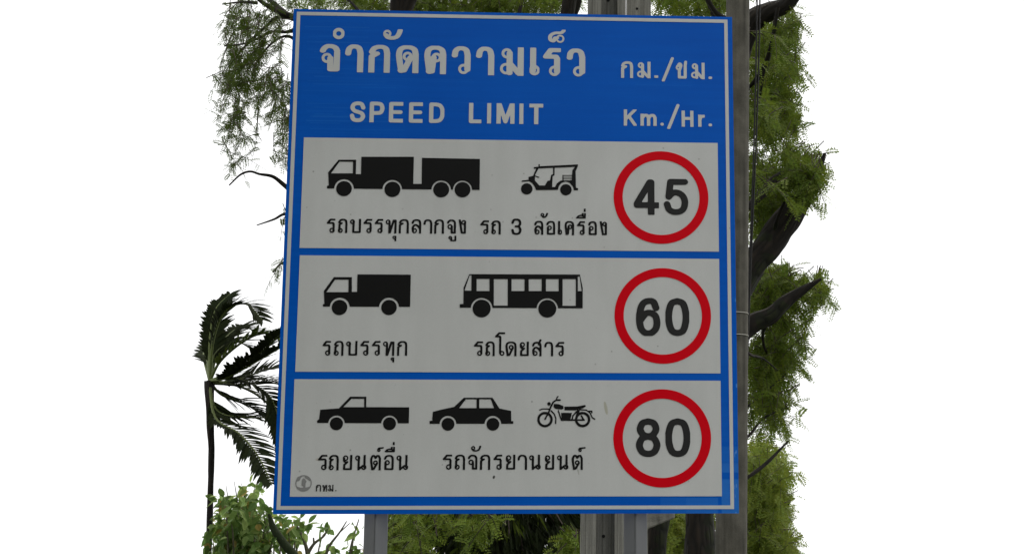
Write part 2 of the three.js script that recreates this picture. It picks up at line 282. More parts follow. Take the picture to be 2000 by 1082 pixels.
// pictograms from polygons, holes, discs, rings and bars, all in sightings of one enlargement
function picture(o, { solid = [], hole = [], arch: arches = [], disc = [], ring = [], bar = [] }) {
  const [ox, oy, s] = o, M = ([u, v]) => { const p = at(ox + u / s, oy + v / s, 0); return [p.x, p.y]; }, k = (M([s * 10, 0])[0] - M([0, 0])[0]) / 10;
  const S = solid.map((p) => p.map(M)), Hh = hole.map((p) => p.map(M)), A = arches.map(([u, v, r]) => [...M([u, v]), (r / s) * k]), D = disc.map(([u, v, r]) => [...M([u, v]), (r / s) * k]);
  const Rg = ring.map(([u, v, a, b]) => [...M([u, v]), (a / s) * k, (b / s) * k]), B = bar.map(([p, w]) => [p.map(M), (w / s) * k / 2]);
  const xs = [...S.flat(), ...B.flatMap((b) => b[0])].map((p) => p[0]).concat(D.flatMap((d) => [d[0] - d[2], d[0] + d[2]]), Rg.flatMap((d) => [d[0] - d[2], d[0] + d[2]]));
  const ys = [...S.flat(), ...B.flatMap((b) => b[0])].map((p) => p[1]).concat(D.flatMap((d) => [d[1] - d[2], d[1] + d[2]]), Rg.flatMap((d) => [d[1] - d[2], d[1] + d[2]]));
  const sdf = (x, y) => {
    let d = 1e9;
    for (const p of S) d = Math.min(d, polyD(p, x, y));
    for (const p of Hh) d = Math.max(d, -polyD(p, x, y));
    for (const a of A) d = Math.max(d, a[2] - Math.hypot(x - a[0], y - a[1]));
    for (const b of B) d = Math.min(d, lineD(b[0], x, y) - b[1]);
    for (const a of D) d = Math.min(d, Math.hypot(x - a[0], y - a[1]) - a[2]);
    for (const a of Rg) { const q = Math.hypot(x - a[0], y - a[1]); d = Math.min(d, Math.max(q - a[2], a[3] - q)); }
    return d;
  };
  const e = 0.003;
  return cut(sdf, Math.min(...xs) - e, Math.max(...xs) + e, Math.min(...ys) - e, Math.max(...ys) + e, k * (s > 10 ? 0.25 : 0.4));
}
const rect = (a, b, c, d) => [[a, b], [c, b], [c, d], [a, d]];

// ---------------------------------------------------------------- the sign
const SIGN_Y = 2.45, BW = 1.2, BH = 1.36;
{
  // blue film: streaks along the film, reflected sheen painted as paler bands at the lower right, pin-prick chips along the right edge
  const blueTex = canvasTex(1024, 1160, (g, w, h) => {
    const im = g.createImageData(w, h), q = (v) => v * 1.0;
    for (let y = 0; y < h; y++) for (let x = 0; x < w; x++) {
      const u = x / w, v = y / h, n = fbm(u, v, 5, 4) * 9 + pn.noise(u * 3, v * 90, 4) * 4 + pn.noise(u * 9, v * 240, 8) * 2.5 + (rnd() - 0.5) * 5;
      const o = (y * w + x) * 4; im.data[o] = cl(q(2 + n * 0.2)); im.data[o + 1] = cl(q(89 + n * 0.8)); im.data[o + 2] = cl(q(192 + n)); im.data[o + 3] = 255;
    }
    g.putImageData(im, 0, 0);
    const X = (px, py) => (at(px, py, 0).x + BW / 2) / BW * w, Y = (px, py) => (SIGN_Y + BH / 2 - at(px, py, 0).y) / BH * h;
    const sheenPatch = (x0, y0, x1, y1, a) => { g.fillStyle = `rgba(150,176,226,${a})`; g.fillRect(X(x0, y0), Y(x0, y0), X(x1, y1) - X(x0, y0), Y(x1, y1) - Y(x0, y0)); };
    sheenPatch(1408, 800, 1446, 862, 0.05); sheenPatch(1408, 872, 1446, 905, 0.14); sheenPatch(1408, 905, 1446, 923, 0.24); sheenPatch(1409, 936, 1446, 1003, 0.26); sheenPatch(1340, 972, 1403, 1003, 0.2); sheenPatch(1290, 972, 1340, 1003, 0.14);
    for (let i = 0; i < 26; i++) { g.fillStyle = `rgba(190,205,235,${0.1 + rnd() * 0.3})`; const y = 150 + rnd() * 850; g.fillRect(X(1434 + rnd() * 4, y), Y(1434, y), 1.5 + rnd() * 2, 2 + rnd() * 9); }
    for (let i = 0; i < 30; i++) { g.fillStyle = `rgba(150,180,225,${0.04 + rnd() * 0.09})`; g.fillRect(X(590, 60) + rnd() * 40, h * (0.02 + rnd() * 0.24), 30 + rnd() * 190, 1 + rnd() * 1.6); }
    for (let i = 0; i < 12; i++) { g.fillStyle = `rgba(170,190,230,${0.03 + rnd() * 0.05})`; g.fillRect(rnd() * w, rnd() * h * 0.25, 60 + rnd() * 300, 1 + rnd() * 2); }
  });
  blueTex.wrapS = blueTex.wrapT = THREE.ClampToEdgeWrapping;
  // grimy white film
  const whiteTex = canvasTex(1024, 1160, (g, w, h) => {
    const im = g.createImageData(w, h);
    for (let y = 0; y < h; y++) for (let x = 0; x < w; x++) {
      const u = x / w, v = y / h, n = fbm(u, v, 4, 4) * 12 + fbm(u * 1.2, v * 0.18, 26, 2) * 7 + (rnd() - 0.5) * 7, o = (y * w + x) * 4, c = 232 + n;
      im.data[o] = cl(c + 1); im.data[o + 1] = cl(c + 1); im.data[o + 2] = cl(c - 5); im.data[o + 3] = 255;
    }
    g.putImageData(im, 0, 0);
    const X = (px, py) => (at(px, py, 0).x + BW / 2) / BW * w, Y = (px, py) => (SIGN_Y + BH / 2 - at(px, py, 0).y) / BH * h;
    for (let i = 0; i < 70; i++) { g.fillStyle = `rgba(70,66,60,${0.1 + rnd() * 0.25})`; g.beginPath(); g.arc(rnd() * w, h * 0.27 + rnd() * h * 0.7, 0.7 + rnd() * 1.3, 0, 7); g.fill(); }
    g.fillStyle = 'rgba(40,38,34,0.8)'; g.beginPath(); g.ellipse(X(964, 932), Y(964, 932), 2.4, 3.6, 0.3, 0, 7); g.fill();
    const st = (px, py, rx, ry, col) => { g.fillStyle = col; g.beginPath(); g.ellipse(X(px, py), Y(px, py), rx, ry, -0.2, 0, 7); g.fill(); };
    st(1183, 797, 3.4, 15, 'rgba(140,130,80,0.3)'); st(1129, 921, 1.6, 8, 'rgba(110,106,90,0.25)'); st(622, 897, 8, 3, 'rgba(140,120,80,0.22)');
  });
  whiteTex.wrapS = whiteTex.wrapT = THREE.ClampToEdgeWrapping;
  const film = { roughness: 0.34, specularIntensity: 0.17 };
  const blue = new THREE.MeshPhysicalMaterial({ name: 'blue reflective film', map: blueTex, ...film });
  const white = new THREE.MeshPhysicalMaterial({ name: 'white reflective film', map: whiteTex, color: new THREE.Color().setRGB(0.7, 0.71, 0.735), ...film });
  const black = new THREE.MeshPhysicalMaterial({ name: 'black vinyl', color: new THREE.Color().setRGB(0.011, 0.011, 0.011), ...film });
  const charcoal = new THREE.MeshPhysicalMaterial({ name: 'charcoal numeral vinyl', color: new THREE.Color().setRGB(0.027, 0.027, 0.027), ...film });
  const red = new THREE.MeshPhysicalMaterial({ name: 'red vinyl', color: new THREE.Color().setRGB(0.66, 0.0, 0.008), ...film });
  const grey = new THREE.MeshPhysicalMaterial({ name: 'grey emblem print', color: new THREE.Color().setRGB(0.25, 0.25, 0.245), ...film });
  const galv = new THREE.MeshStandardMaterial({ name: 'galvanised steel', color: new THREE.Color().setRGB(0.13, 0.135, 0.14), metalness: 0.25, roughness: 0.42, bumpMap: concreteBump, bumpScale: 0.0006 });
  const boardUV = (g) => { const p = g.attributes.position, uv = g.attributes.uv; for (let i = 0; i < p.count; i++) uv.setXY(i, (p.getX(i) + BW / 2) / BW, (p.getY(i) - SIGN_Y + BH / 2) / BH); return g; };

  const sign = thing('speed_limit_sign', 'large blue and white speed limit sign board on two grey posts', 'road sign');
  const zp = -0.045, postR = 0.0315;
  for (const [px, top] of [[733, 0], [1241, 0]]) {
    const b = at(px, 1040, zp), post = part('post', new RoundedBoxGeometry(postR * 1.46, SIGN_Y + BH / 2 - 0.06, postR * 1.46, 3, 0.005).rotateY(Math.PI / 4 + (px < 900 ? 0.06 : -0.04)).translate(b.x, (SIGN_Y + BH / 2 - 0.06) / 2, zp), galv, sign);
    part('cap', new THREE.CylinderGeometry(postR * 1.06, postR * 1.06, 0.012, 4).translate(b.x, SIGN_Y + BH / 2 - 0.055, zp), galv, post);
    for (const dy of [-0.5, 0, 0.45]) part('clamp', new THREE.BoxGeometry(0.1, 0.04, 0.008).translate(b.x, SIGN_Y + dy, -0.0085), galv, post);
  }
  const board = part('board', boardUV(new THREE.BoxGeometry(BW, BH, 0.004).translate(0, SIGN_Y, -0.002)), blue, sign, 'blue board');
  const put = (name, geo, mat, parent, z = Z1, label) => part(name, boardUV(geo.translate(0, 0, z)), mat, parent, label);
  const letters = (lines, mat, parent, z = parent === board ? Z1 : Z2, name = 'letter') => { for (const l of lines) for (const g of l) put(name, g, mat, parent, z); };
  const quad = (pts) => { const q = pts.map(([x, y]) => { const p = at(x, y, 0); return new THREE.Vector2(p.x, p.y); }); return q; };
  // thin white outline
  {
    const o = quad([[580, 22.5], [1421, 39], [1434, 994], [537.5, 996]]), n = quad([[587, 29], [1414.5, 45.5], [1427, 987], [545.2, 988.5]]);
    const L = (o[0].x + o[3].x) / 2, Rr = (o[1].x + o[2].x) / 2, T = (o[0].y + o[1].y) / 2, B = (o[2].y + o[3].y) / 2, l = (n[0].x + n[3].x) / 2, r = (n[1].x + n[2].x) / 2, t = (n[0].y + n[1].y) / 2, b = (n[2].y + n[3].y) / 2;
    const sh = new THREE.Shape(quad([[580, 22.5], [1421, 39], [1434, 994], [537.5, 996]]).map((_, i) => new THREE.Vector2(i === 0 || i === 3 ? L : Rr, i < 2 ? T : B)).reverse());
    sh.holes.push(new THREE.Path([new THREE.Vector2(l, b), new THREE.Vector2(r, b), new THREE.Vector2(r, t), new THREE.Vector2(l, t)]));
    put('border_line', new THREE.ShapeGeometry(sh), white, board, Z1, 'thin white border line');
  }
  const A1 = [560, 20, 4.16], A2 = [840, 20, 4.1625], A3 = [1130, 20, 4.161];
  letters([
    textLine(A1, [['จ', 258, 425], ['ํ', 371, 463, 144, 236], ['า', 465, 616], ['ก', 658, 833], ['ั', 765, 938, 155, 242], ['ด', 880, 1066]], [258, 500, 274, 1066, 513, 288], 50, 1.4, 0.46),
    textLine(A2, [['ค', -54, 126], ['ว', 170, 325], ['า', 368, 518], ['ม', 563, 758], ['เ', 806, 887], ['ร', 912, 1061], ['็', 950, 1100, 158, 268], ['ว', 1108, 1260]], [-54, 518, 288, 1260, 546, 313], 50, 1.4, 0.46),
  ], white, board, Z1);
  letters([
    textLine(A1, [['S', 507, 632], ['P', 667, 788], ['E', 825, 940], ['E', 988, 1100], ['D', 1152, 1276]], [507, 909, 741, 1276, 918, 752], 35, 1.1),
    textLine(A2, [['L', 312, 414], ['I', 460, 493], ['M', 537, 684], ['I', 723, 756], ['T', 804, 917]], [312, 919, 754, 917, 928, 762], 35, 1.1),
  ], white, board, Z1);
  letters([textLine(A3, [['ก', 345, 443], ['ม', 475, 585], ['.', 615, 648, 525, 556], ['/', 676, 776, 385, 580], ['ช', 790, 884], ['ม', 915, 1026], ['.', 1057, 1086, 534, 566]], [345, 550, 415, 1026, 562, 428], 25, 1.15, 0.62)], white, board);
  letters([textLine(A3, [['K', 367, 472], ['m', 503, 635, 843, 940], ['.', 665, 693, 912, 942], ['/', 720, 822, 766, 966], ['H', 838, 935], ['r', 973, 1027, 850, 948], ['.', 1057, 1086, 917, 949]], [367, 938, 806, 935, 949, 818], 27, 1.1)], white, board);

  // three white panels
  const panel = (p, label) => { const q = quad(p), L = (q[0].x + q[3].x) / 2, R = (q[1].x + q[2].x) / 2, T = (q[0].y + q[1].y) / 2, B = (q[2].y + q[3].y) / 2; return put('white_panel', new THREE.ShapeGeometry(new THREE.Shape([new THREE.Vector2(L, B), new THREE.Vector2(R, B), new THREE.Vector2(R, T), new THREE.Vector2(L, T)])), white, sign, Z1, label); };
  const p1 = panel([[592, 268.5], [1402, 279.5], [1404, 491.5], [584.5, 484.5]], 'upper white panel'), p2 = panel([[584.5, 498.5], [1404, 506], [1408, 729.7], [575.5, 725.7]], 'middle white panel'), p3 = panel([[574.5, 741], [1408, 743.3], [1409.5, 969], [564.5, 970.5]], 'lower white panel');
  const roundel = (parent, x0, x1, y0, y1, i0, i1) => {
    const c = at((x0 + x1) / 2, (y0 + y1) / 2, 0), R = (at(x1, (y0 + y1) / 2, 0).x - at(x0, (y0 + y1) / 2, 0).x) / 2, v = (at(x0, y0, 0).y - at(x0, y1, 0).y) / 2, r = R * ((i1 - i0) / (x1 - x0));
    const g = new THREE.RingGeometry(r, (R + v) / 2, 96, 1).translate(c.x, c.y, 0);
    put('red_ring', g, red, parent, Z2);
  };
  // 45
  roundel(p1, 1198.2, 1384.2, 295.5, 475.8, 1216, 1366.3);
  letters([textLine([1170, 270, 4.704], [['4', 318, 551], ['5', 594, 821]], [318, 703, 373, 821, 708, 376], 62, 1.12)], charcoal, p1, Z2, 'numeral');
  const T1 = [620, 280, 5.882];
  put('truck_pictogram', picture(T1, {
    solid: [[[105, 520], [105, 490], [124, 486], [118, 335], [238, 190], [440, 190], [437, 355], [495, 355], [499, 156], [1104, 156], [1097, 467], [1193, 467], [1197, 168], [1864, 181], [1860, 537]]],
    hole: [[[150, 346], [250, 212], [404, 212], [402, 346]]], arch: [[300, 522, 112], [855, 530, 112], [1418, 536, 112], [1663, 536, 110]], disc: [[300, 522, 90], [857, 530, 92], [1418, 534, 92], [1663, 534, 92]],
  }), black, p1, Z2);
  const T2 = [920, 300, 6.01];
  put('tuk_tuk_pictogram', picture(T2, {
    solid: [[[735, 160], [790, 155], [790, 126], [804, 126], [804, 150], [1256, 129], [1250, 156], [800, 176], [735, 180]], [[764, 176], [792, 172], [748, 258], [748, 318], [800, 376], [866, 376], [895, 322], [926, 316], [938, 252], [961, 244], [961, 165], [980, 164], [977, 258], [956, 268], [950, 392], [984, 396], [1004, 352], [1050, 318], [1180, 316], [1187, 200], [1222, 150], [1252, 150], [1226, 210], [1230, 402], [1256, 410], [1253, 432], [1206, 432], [1196, 392], [1152, 342], [1110, 330], [1060, 346], [1030, 382], [1016, 428], [760, 430], [746, 392], [716, 348], [680, 326], [590, 334], [596, 318], [672, 310], [672, 276], [726, 262]]],
    disc: [[652, 416, 68], [1112, 426, 68]], bar: [[[[745, 264], [792, 280]], 12], [[[1076, 258], [1078, 318]], 12], [[[1080, 259], [1186, 259]], 9], [[[1080, 282], [1186, 282]], 7], [[[1080, 300], [1186, 300]], 6]],
  }), black, p1, Z2);
  const L1 = [620, 400, 6.4516];
  letters([
    textLine(L1, [['ร', 105, 215], ['ถ', 248, 370], ['บ', 400, 541], ['ร', 568, 682], ['ร', 710, 820], ['ท', 850, 991], ['ุ', 935, 996, 388, 460], ['ก', 1018, 1146], ['ล', 1175, 1302], ['า', 1328, 1442], ['ก', 1465, 1590], ['จ', 1625, 1741], ['ู', 1640, 1746, 390, 465], ['ง', 1770, 1871]], [105, 357, 176, 1871, 369, 188], 29, 1.25, 0.62),
    textLine(T2, [['ร', 100, 205], ['ถ', 230, 346], ['3', 468, 590, 764, 956], ['ล', 735, 846], ['้', 810, 903, 698, 758], ['อ', 878, 986], ['เ', 1015, 1066], ['ค', 1095, 1209], ['ร', 1240, 1336], ['ื', 1230, 1347, 700, 766], ['่', 1318, 1348, 647, 686], ['อ', 1370, 1476], ['ง', 1505, 1598]], [100, 949, 785, 1598, 962, 797], 27, 1.25, 0.62),
  ], black, p1);
  // 60
  roundel(p2, 1199.6, 1389.6, 523.8, 709.7, 1218, 1371);
  letters([textLine([1170, 500, 4.507], [['6', 325, 541], ['0', 585, 796]], [325, 704, 369, 796, 705, 371], 62, 1.12)], charcoal, p2, Z2, 'numeral');
  const U1 = [600, 510, 4.917];
  put('truck_pictogram', picture(U1, {
    solid: [[[146, 438], [146, 416], [160, 412], [155, 288], [252, 154], [426, 155], [425, 296], [474, 296], [478, 128], [992, 131], [985, 440]]],
    hole: [[[180, 299], [264, 179], [393, 179], [391, 299]]], arch: [[308, 445, 95], [782, 445, 95]], disc: [[306, 446, 75], [782, 446, 75]],
  }), black, p2, Z2);
  const U2 = [880, 510, 5.153];
  put('bus_pictogram', picture(U2, {
    solid: [[[90, 470], [90, 434], [126, 432], [128, 268], [186, 132], [1300, 136], [1329, 270], [1329, 476]]],
    hole: [[[138, 298], [190, 144], [207, 144], [207, 298]], rect(260, 180, 389, 302), rect(433, 182, 573, 449), rect(612, 182, 742, 302), rect(785, 182, 915, 302), rect(958, 182, 1086, 304), rect(1126, 182, 1259, 451), [[1280, 156], [1298, 156], [1318, 303], [1280, 303]]],
    arch: [[310, 478, 108], [972, 480, 107]], disc: [[310, 478, 91], [972, 480, 91]],
  }), black, p2, Z2);
  letters([
    textLine(U1, [['ร', 138, 220], ['ถ', 248, 343], ['บ', 365, 476], ['ร', 500, 587], ['ร', 612, 697], ['ท', 720, 832], ['ุ', 795, 836, 922, 972], ['ก', 858, 956]], [138, 910, 766, 956, 910, 768], 22, 1.25, 0.62),
    textLine(U2, [['ร', 228, 322], ['ถ', 345, 442], ['โ', 436, 545], ['ด', 548, 662], ['ย', 685, 785], ['ส', 815, 914], ['า', 940, 1031], ['ร', 1050, 1142]], [228, 956, 808, 1142, 959, 814], 23, 1.25, 0.62),
  ], black, p2);
  // 80
  roundel(p3, 1197.5, 1389.5, 760, 951.6, 1216.2, 1370.4);
  letters([textLine([1170, 740, 4.007], [['8', 288, 481], ['0', 520, 715]], [288, 612, 308, 715, 612, 308], 55, 1.12)], charcoal, p3, Z2, 'numeral');
  const W1 = [600, 750, 6.013], W2 = [820, 750, 5.5556], W3 = [1020, 760, 12.025];
  put('pickup_pictogram', picture(W1, {
    solid: [[[110, 458], [110, 432], [134, 414], [148, 302], [368, 286], [500, 149], [690, 149], [688, 272], [1194, 274], [1190, 462]]],
    hole: [[[420, 272], [516, 174], [664, 174], [663, 272]]], arch: [[338, 467, 97], [962, 467, 97]], disc: [[338, 467, 77], [962, 467, 77]],
  }), black, p3, Z2);
  put('car_pictogram', picture(W2, {
    solid: [[[102, 432], [102, 402], [130, 400], [137, 302], [240, 276], [370, 248], [474, 149], [786, 149], [862, 266], [988, 292], [990, 402], [1012, 403], [1012, 432]]],
    hole: [[[424, 262], [496, 166], [612, 166], [612, 262]], [[642, 166], [768, 166], [801, 258], [801, 262], [642, 262]]], arch: [[302, 436, 90], [790, 436, 90]], disc: [[302, 437, 70], [790, 437, 70]],
  }), black, p3, Z2);
  put('motorcycle_pictogram', picture(W3, {
    solid: [[[742, 346], [850, 352], [964, 398], [964, 464], [920, 482], [780, 462], [728, 420]], [[985, 412], [1290, 408], [1478, 372], [1494, 408], [1420, 452], [1250, 500], [988, 498]], [[908, 558], [1164, 558], [1122, 742], [920, 744]], [[1280, 490], [1350, 480], [1334, 604], [1256, 630]]],
    ring: [[530, 715, 182, 124], [1415, 715, 182, 122]], disc: [[625, 346, 42]],
    bar: [[[[530, 708], [612, 560], [662, 430], [722, 310], [796, 258], [884, 258]], 40], [[[798, 256], [812, 200], [836, 176]], 30], [[[408, 492], [470, 466], [620, 468]], 28], [[[676, 510], [750, 590], [786, 690], [780, 806]], 32], [[[845, 510], [900, 690], [922, 735]], 32], [[[920, 726], [1450, 726]], 40], [[[1440, 722], [1386, 630]], 40], [[[1168, 705], [1192, 620], [1272, 530]], 34], [[[1350, 484], [1500, 492], [1590, 560], [1640, 670], [1700, 704]], 30], [[[1560, 520], [1630, 520], [1632, 556]], 34]],
  }), black, p3, Z2);
  letters([
    textLine(W1, [['ร', 115, 226], ['ถ', 243, 363], ['ย', 400, 521], ['น', 553, 690], ['ต', 730, 859], ['์', 812, 893, 740, 800], ['อ', 890, 1010], ['ื', 905, 1026, 738, 804], ['่', 998, 1026, 682, 718], ['น', 1040, 1183]], [115, 1014, 832, 1183, 1013, 833], 27, 1.25, 0.62),
    textLine(W2, [['ร', 240, 345], ['ถ', 370, 487], ['จ', 515, 621], ['ั', 545, 664, 670, 735], ['ก', 648, 761], ['ร', 792, 890], ['ย', 920, 1033], ['า', 1057, 1161], ['น', 1182, 1312], ['ย', 1345, 1456], ['น', 1485, 1612], ['ต', 1645, 1767], ['์', 1712, 1797, 684, 740]], [240, 932, 766, 1767, 932, 768], 25, 1.25, 0.62),
  ], black, p3);
  const E1 = [565, 915, 19.67];
  put('emblem', picture(E1, {
    ring: [[530, 568, 315, 275]], solid: [[[455, 470], [500, 380], [560, 380], [650, 500], [610, 560], [600, 720], [560, 830], [500, 830], [520, 700], [450, 640], [460, 560]], [[225, 470], [300, 330], [450, 270], [500, 290], [430, 360], [370, 470], [290, 500]], [[560, 280], [700, 300], [820, 440], [760, 480], [690, 420], [600, 370]], [[260, 690], [420, 740], [640, 730], [780, 690], [720, 780], [600, 840], [420, 840], [320, 780]]],
  }), grey, p3, Z2, 'small round grey emblem');
  letters([textLine(E1, [['ก', 1000, 1202], ['ท', 1235, 1438], ['ม', 1465, 1675], ['.', 1745, 1795, 820, 884]], [1000, 880, 622, 1675, 884, 622], 48, 1.2, 0.6)], charcoal, p3);
}

// ---------------------------------------------------------------- concrete poles and cables
{
  // grooved (I-section) pole behind the sign
  const z = -3, top = at(1185, -60, z), bot = at(1175.5, 1045, z), s = perPx(z);
  const lean = (top.x - bot.x) / (top.y - bot.y), wTop = 76 * s, wBot = 82.5 * s, H = 8.5, x0 = bot.x - lean * bot.y, tp = (wTop - wBot) / (top.y - bot.y);
  const pole = thing('grooved_concrete_pole', 'pale concrete pole with a long recessed groove directly behind the sign', 'pole', V(x0, 0, z));
  const prism = (x, w, zf, d, h0, h1) => {                        // leaning tapered bar; x, w are fractions of the width, zf the front face
    const g = new THREE.BoxGeometry(1, 1, 1, 1, 24, 1), p = g.attributes.position;
    for (let i = 0; i < p.count; i++) { const y = h0 + (p.getY(i) + 0.5) * (h1 - h0), W = wBot + tp * (y - bot.y); p.setXYZ(i, lean * y + (x + p.getX(i) * w) * W, y, zf - d / 2 + p.getZ(i) * d); }
    g.computeVertexNormals(); return g;
  };
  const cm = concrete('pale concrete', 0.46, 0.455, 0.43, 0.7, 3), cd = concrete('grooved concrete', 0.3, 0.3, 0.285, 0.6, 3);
  const hole = new THREE.MeshStandardMaterial({ color: 0x0a0a09, roughness: 1 });
  part('flange', prism(-0.325, 0.35, 0.09, 0.16, 0, H), cm, pole); part('flange', prism(0.39, 0.22, 0.09, 0.16, 0, H), cm, pole);
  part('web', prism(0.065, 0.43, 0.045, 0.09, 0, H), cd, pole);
  for (const [px, py] of [[1178, 1048], [1187, 7], [1160, 520]]) { const q = at(px, py, z); part('bolt_hole', new THREE.CylinderGeometry(0.0075, 0.0075, 0.012, 12).rotateX(Math.PI / 2).translate(q.x - x0, q.y, py === 7 ? 0.0425 : 0.0425), hole, pole); }

  const slim = thing('slim_concrete_pole', 'slim grey concrete pole with a jutting bracket, beside the grooved pole', 'pole', V(0, 0, z - 0.25));
  const za = z - 0.25, a = at(1247, -40, za), b = at(1240, 1045, za), l2 = (a.x - b.x) / (a.y - b.y);
  const g2 = new THREE.BoxGeometry(1, 1, 1, 1, 16, 1), p2 = g2.attributes.position;
  for (let i = 0; i < p2.count; i++) { const y = (p2.getY(i) + 0.5) * 7.5; p2.setXYZ(i, b.x + l2 * (y - b.y) + p2.getX(i) * 0.116, y, p2.getZ(i) * 0.12); }
  g2.computeVertexNormals(); part('shaft', g2, cm, slim);
  { const q = at(1244, 17, za + 0.06); part('bolt_hole', new THREE.CylinderGeometry(0.006, 0.006, 0.012, 12).rotateX(Math.PI / 2).translate(q.x, q.y, 0.0565), hole, slim); }
  { // wedge-shaped bracket seen from below
    const k = (x, y) => { const q = at(x, y, za + 0.05); return new THREE.Vector2(q.x, q.y); };
    const sh = new THREE.Shape([k(1250, 1050), k(1264, 1031), k(1313, 1011), k(1316, 960), k(1250, 950)].reverse());
    part('bracket', new THREE.ExtrudeGeometry(sh, { depth: 0.14, bevelEnabled: true, bevelSize: 0.006, bevelThickness: 0.006, bevelSegments: 2 }).translate(0, 0, -0.02), concrete('bracket concrete', 0.5, 0.49, 0.46, 3, 3), slim, 'wedge shaped bracket');
  }

  // round brown-grey pole at the right edge of the sign
  const zb = -5, sb = perPx(zb), pole2 = thing('round_concrete_pole', 'tall weathered brown grey concrete pole along the right edge of the sign', 'pole', V(0, 0, 0));
  const t = at(1441.5, 0, zb), u = at(1428, 1082, zb), dir = V().subVectors(t, u).divideScalar(t.y - u.y), pt = (y) => V(u.x + dir.x * (y - u.y), y, zb);
  const r0 = 31 * sb, r1 = 23.6 * sb, rad = (y) => r0 + (r1 - r0) * ((y - u.y) / (t.y - u.y));
  part('shaft', taper([pt(0), pt(2.5), pt(5), pt(7.2)], [rad(0), rad(2.4), rad(4.8), rad(7.2)], 28), concrete('weathered concrete', 0.2, 0.19, 0.165, 2.2, 0.9), pole2);
  for (const py of [614, 657]) { const y = at(1430, py, zb).y, c = pt(y); part('tie_wire', new THREE.TorusGeometry(rad(y) + 0.002, 0.0035, 8, 40).rotateX(Math.PI / 2).translate(c.x, c.y, c.z), new THREE.MeshStandardMaterial({ color: 0x9a9890, roughness: 0.6, metalness: 0.5 }), pole2); }
  { const q = at(1440, 157, zb + 0.07); part('bolt_hole', new THREE.CylinderGeometry(0.009, 0.009, 0.02, 12).rotateX(Math.PI / 2).translate(q.x, q.y, zb + rad(q.y) - 0.012), hole, pole2); }
  // two dark cables running down behind it
  const rubber = new THREE.MeshStandardMaterial({ name: 'black cable sheath', color: 0x141413, roughness: 0.7 });
  [['left', 1478.5, 1473, 1465, 1455], ['right', 1484, 1477, 1467.5, 1458]].forEach(([side, xa, xb, xc, xd]) => {
    const zc = zb - 0.1, c = thing('black_cable', side === 'left' ? 'thin black cable running down beside the round pole, left of the pair' : 'thin black cable running down beside the round pole, right of the pair', 'cable', V(0, 0, 0), 'black cables beside the round pole');
    part('sheath', taper([at(xa + 2, -350, zc), at(xa, 40, zc), at(xb, 280, zc), at(xc, 500, zc), at(xd, 760, zc)], [0.0055, 0.0055], 6), rubber, c);
  });
}

// ---------------------------------------------------------------- foliage
class Leaves {                                                    // collects leaf faces with a colour each
  constructor() { this.p = []; this.c = []; this.i = []; }
  strip(pts, nrm, col) {                                          // pairs of points along a leaf
    const b = this.p.length / 3;
    for (const q of pts) { this.p.push(q.x, q.y, q.z); this.c.push(col[0], col[1], col[2]); }
    for (let k = 0; k + 3 < pts.length; k += 2) this.i.push(b + k, b + k + 1, b + k + 2, b + k + 1, b + k + 3, b + k + 2);
  }
  diamond(o, d, s, len, wid, nrm, col) {                          // a small leaflet
    const b = this.p.length / 3, m = 0.45;
    const q = [o, o.clone().addScaledVector(d, len * m).addScaledVector(s, wid / 2), o.clone().addScaledVector(d, len), o.clone().addScaledVector(d, len * m).addScaledVector(s, -wid / 2)];
    for (const v of q) { this.p.push(v.x, v.y, v.z); this.c.push(col[0], col[1], col[2]); }
    this.i.push(b, b + 1, b + 2, b, b + 2, b + 3);
  }
  geo() {
    const g = new THREE.BufferGeometry();
    g.setAttribute('position', new THREE.Float32BufferAttribute(this.p, 3)); g.setAttribute('color', new THREE.Float32BufferAttribute(this.c, 3)); g.setIndex(this.i); g.computeVertexNormals();
    return g;
  }
}
const tint = (c, k = 0.25) => { const b = 1 + gauss() * k, y = gauss() * 0.12; return [c[0] * b * (1 + y), c[1] * b, c[2] * b * (1 - y)]; };
const rdir = (bias = V(0, 0, 0)) => V(gauss(), gauss(), gauss()).add(bias).normalize();
// one feathery compound leaf
function pinnate(L, o, d, n, len, pairs, lw, ll, col) {
  const side = V().crossVectors(d, n).normalize(), nn = V().crossVectors(side, d).normalize();
  for (let k = 0; k < pairs; k++) {
    const t = (k + 0.6) / pairs, sag = -0.25 * len * t * t, q = o.clone().addScaledVector(d, len * t); q.y += sag;
    const sz = ll * (0.75 + 0.5 * Math.sin(Math.PI * (0.15 + 0.8 * t)));
    for (const s of [-1, 1]) {
      const dd = side.clone().multiplyScalar(s).addScaledVector(d, 0.45).addScaledVector(nn, gauss() * 0.35).normalize(), ss = V().crossVectors(nn, dd).normalize();
      L.diamond(q, dd, ss, sz * rr(0.7, 1.25), lw, nn, tint(col, 0.3));
    }
  }
}
// a twig carrying feathery leaves; returns its tube
function spray(L, o, d, len, leaves, size, base, twigR) {
  const mid = o.clone().addScaledVector(d, len * 0.55).add(V(gauss() * 0.03, gauss() * 0.03, gauss() * 0.03)), end = o.clone().addScaledVector(d, len); end.y -= len * 0.18;
  for (let k = 0; k < leaves; k++) {
    const t = 0.15 + 0.85 * (k / leaves), q = t < 0.55 ? o.clone().lerp(mid, t / 0.55) : mid.clone().lerp(end, (t - 0.55) / 0.45), ld = d.clone().multiplyScalar(0.6).add(rdir(V(0, -0.1, 0)).multiplyScalar(0.9)).normalize();
    pinnate(L, q, ld, rdir(V(0, 0.7, 0.3)), size * rr(0.7, 1.2), 9, size * 0.1, size * 0.22, tint(base, 0.25));
  }
  return taper([o, mid, end], [twigR, twigR * 0.35], 4);
}
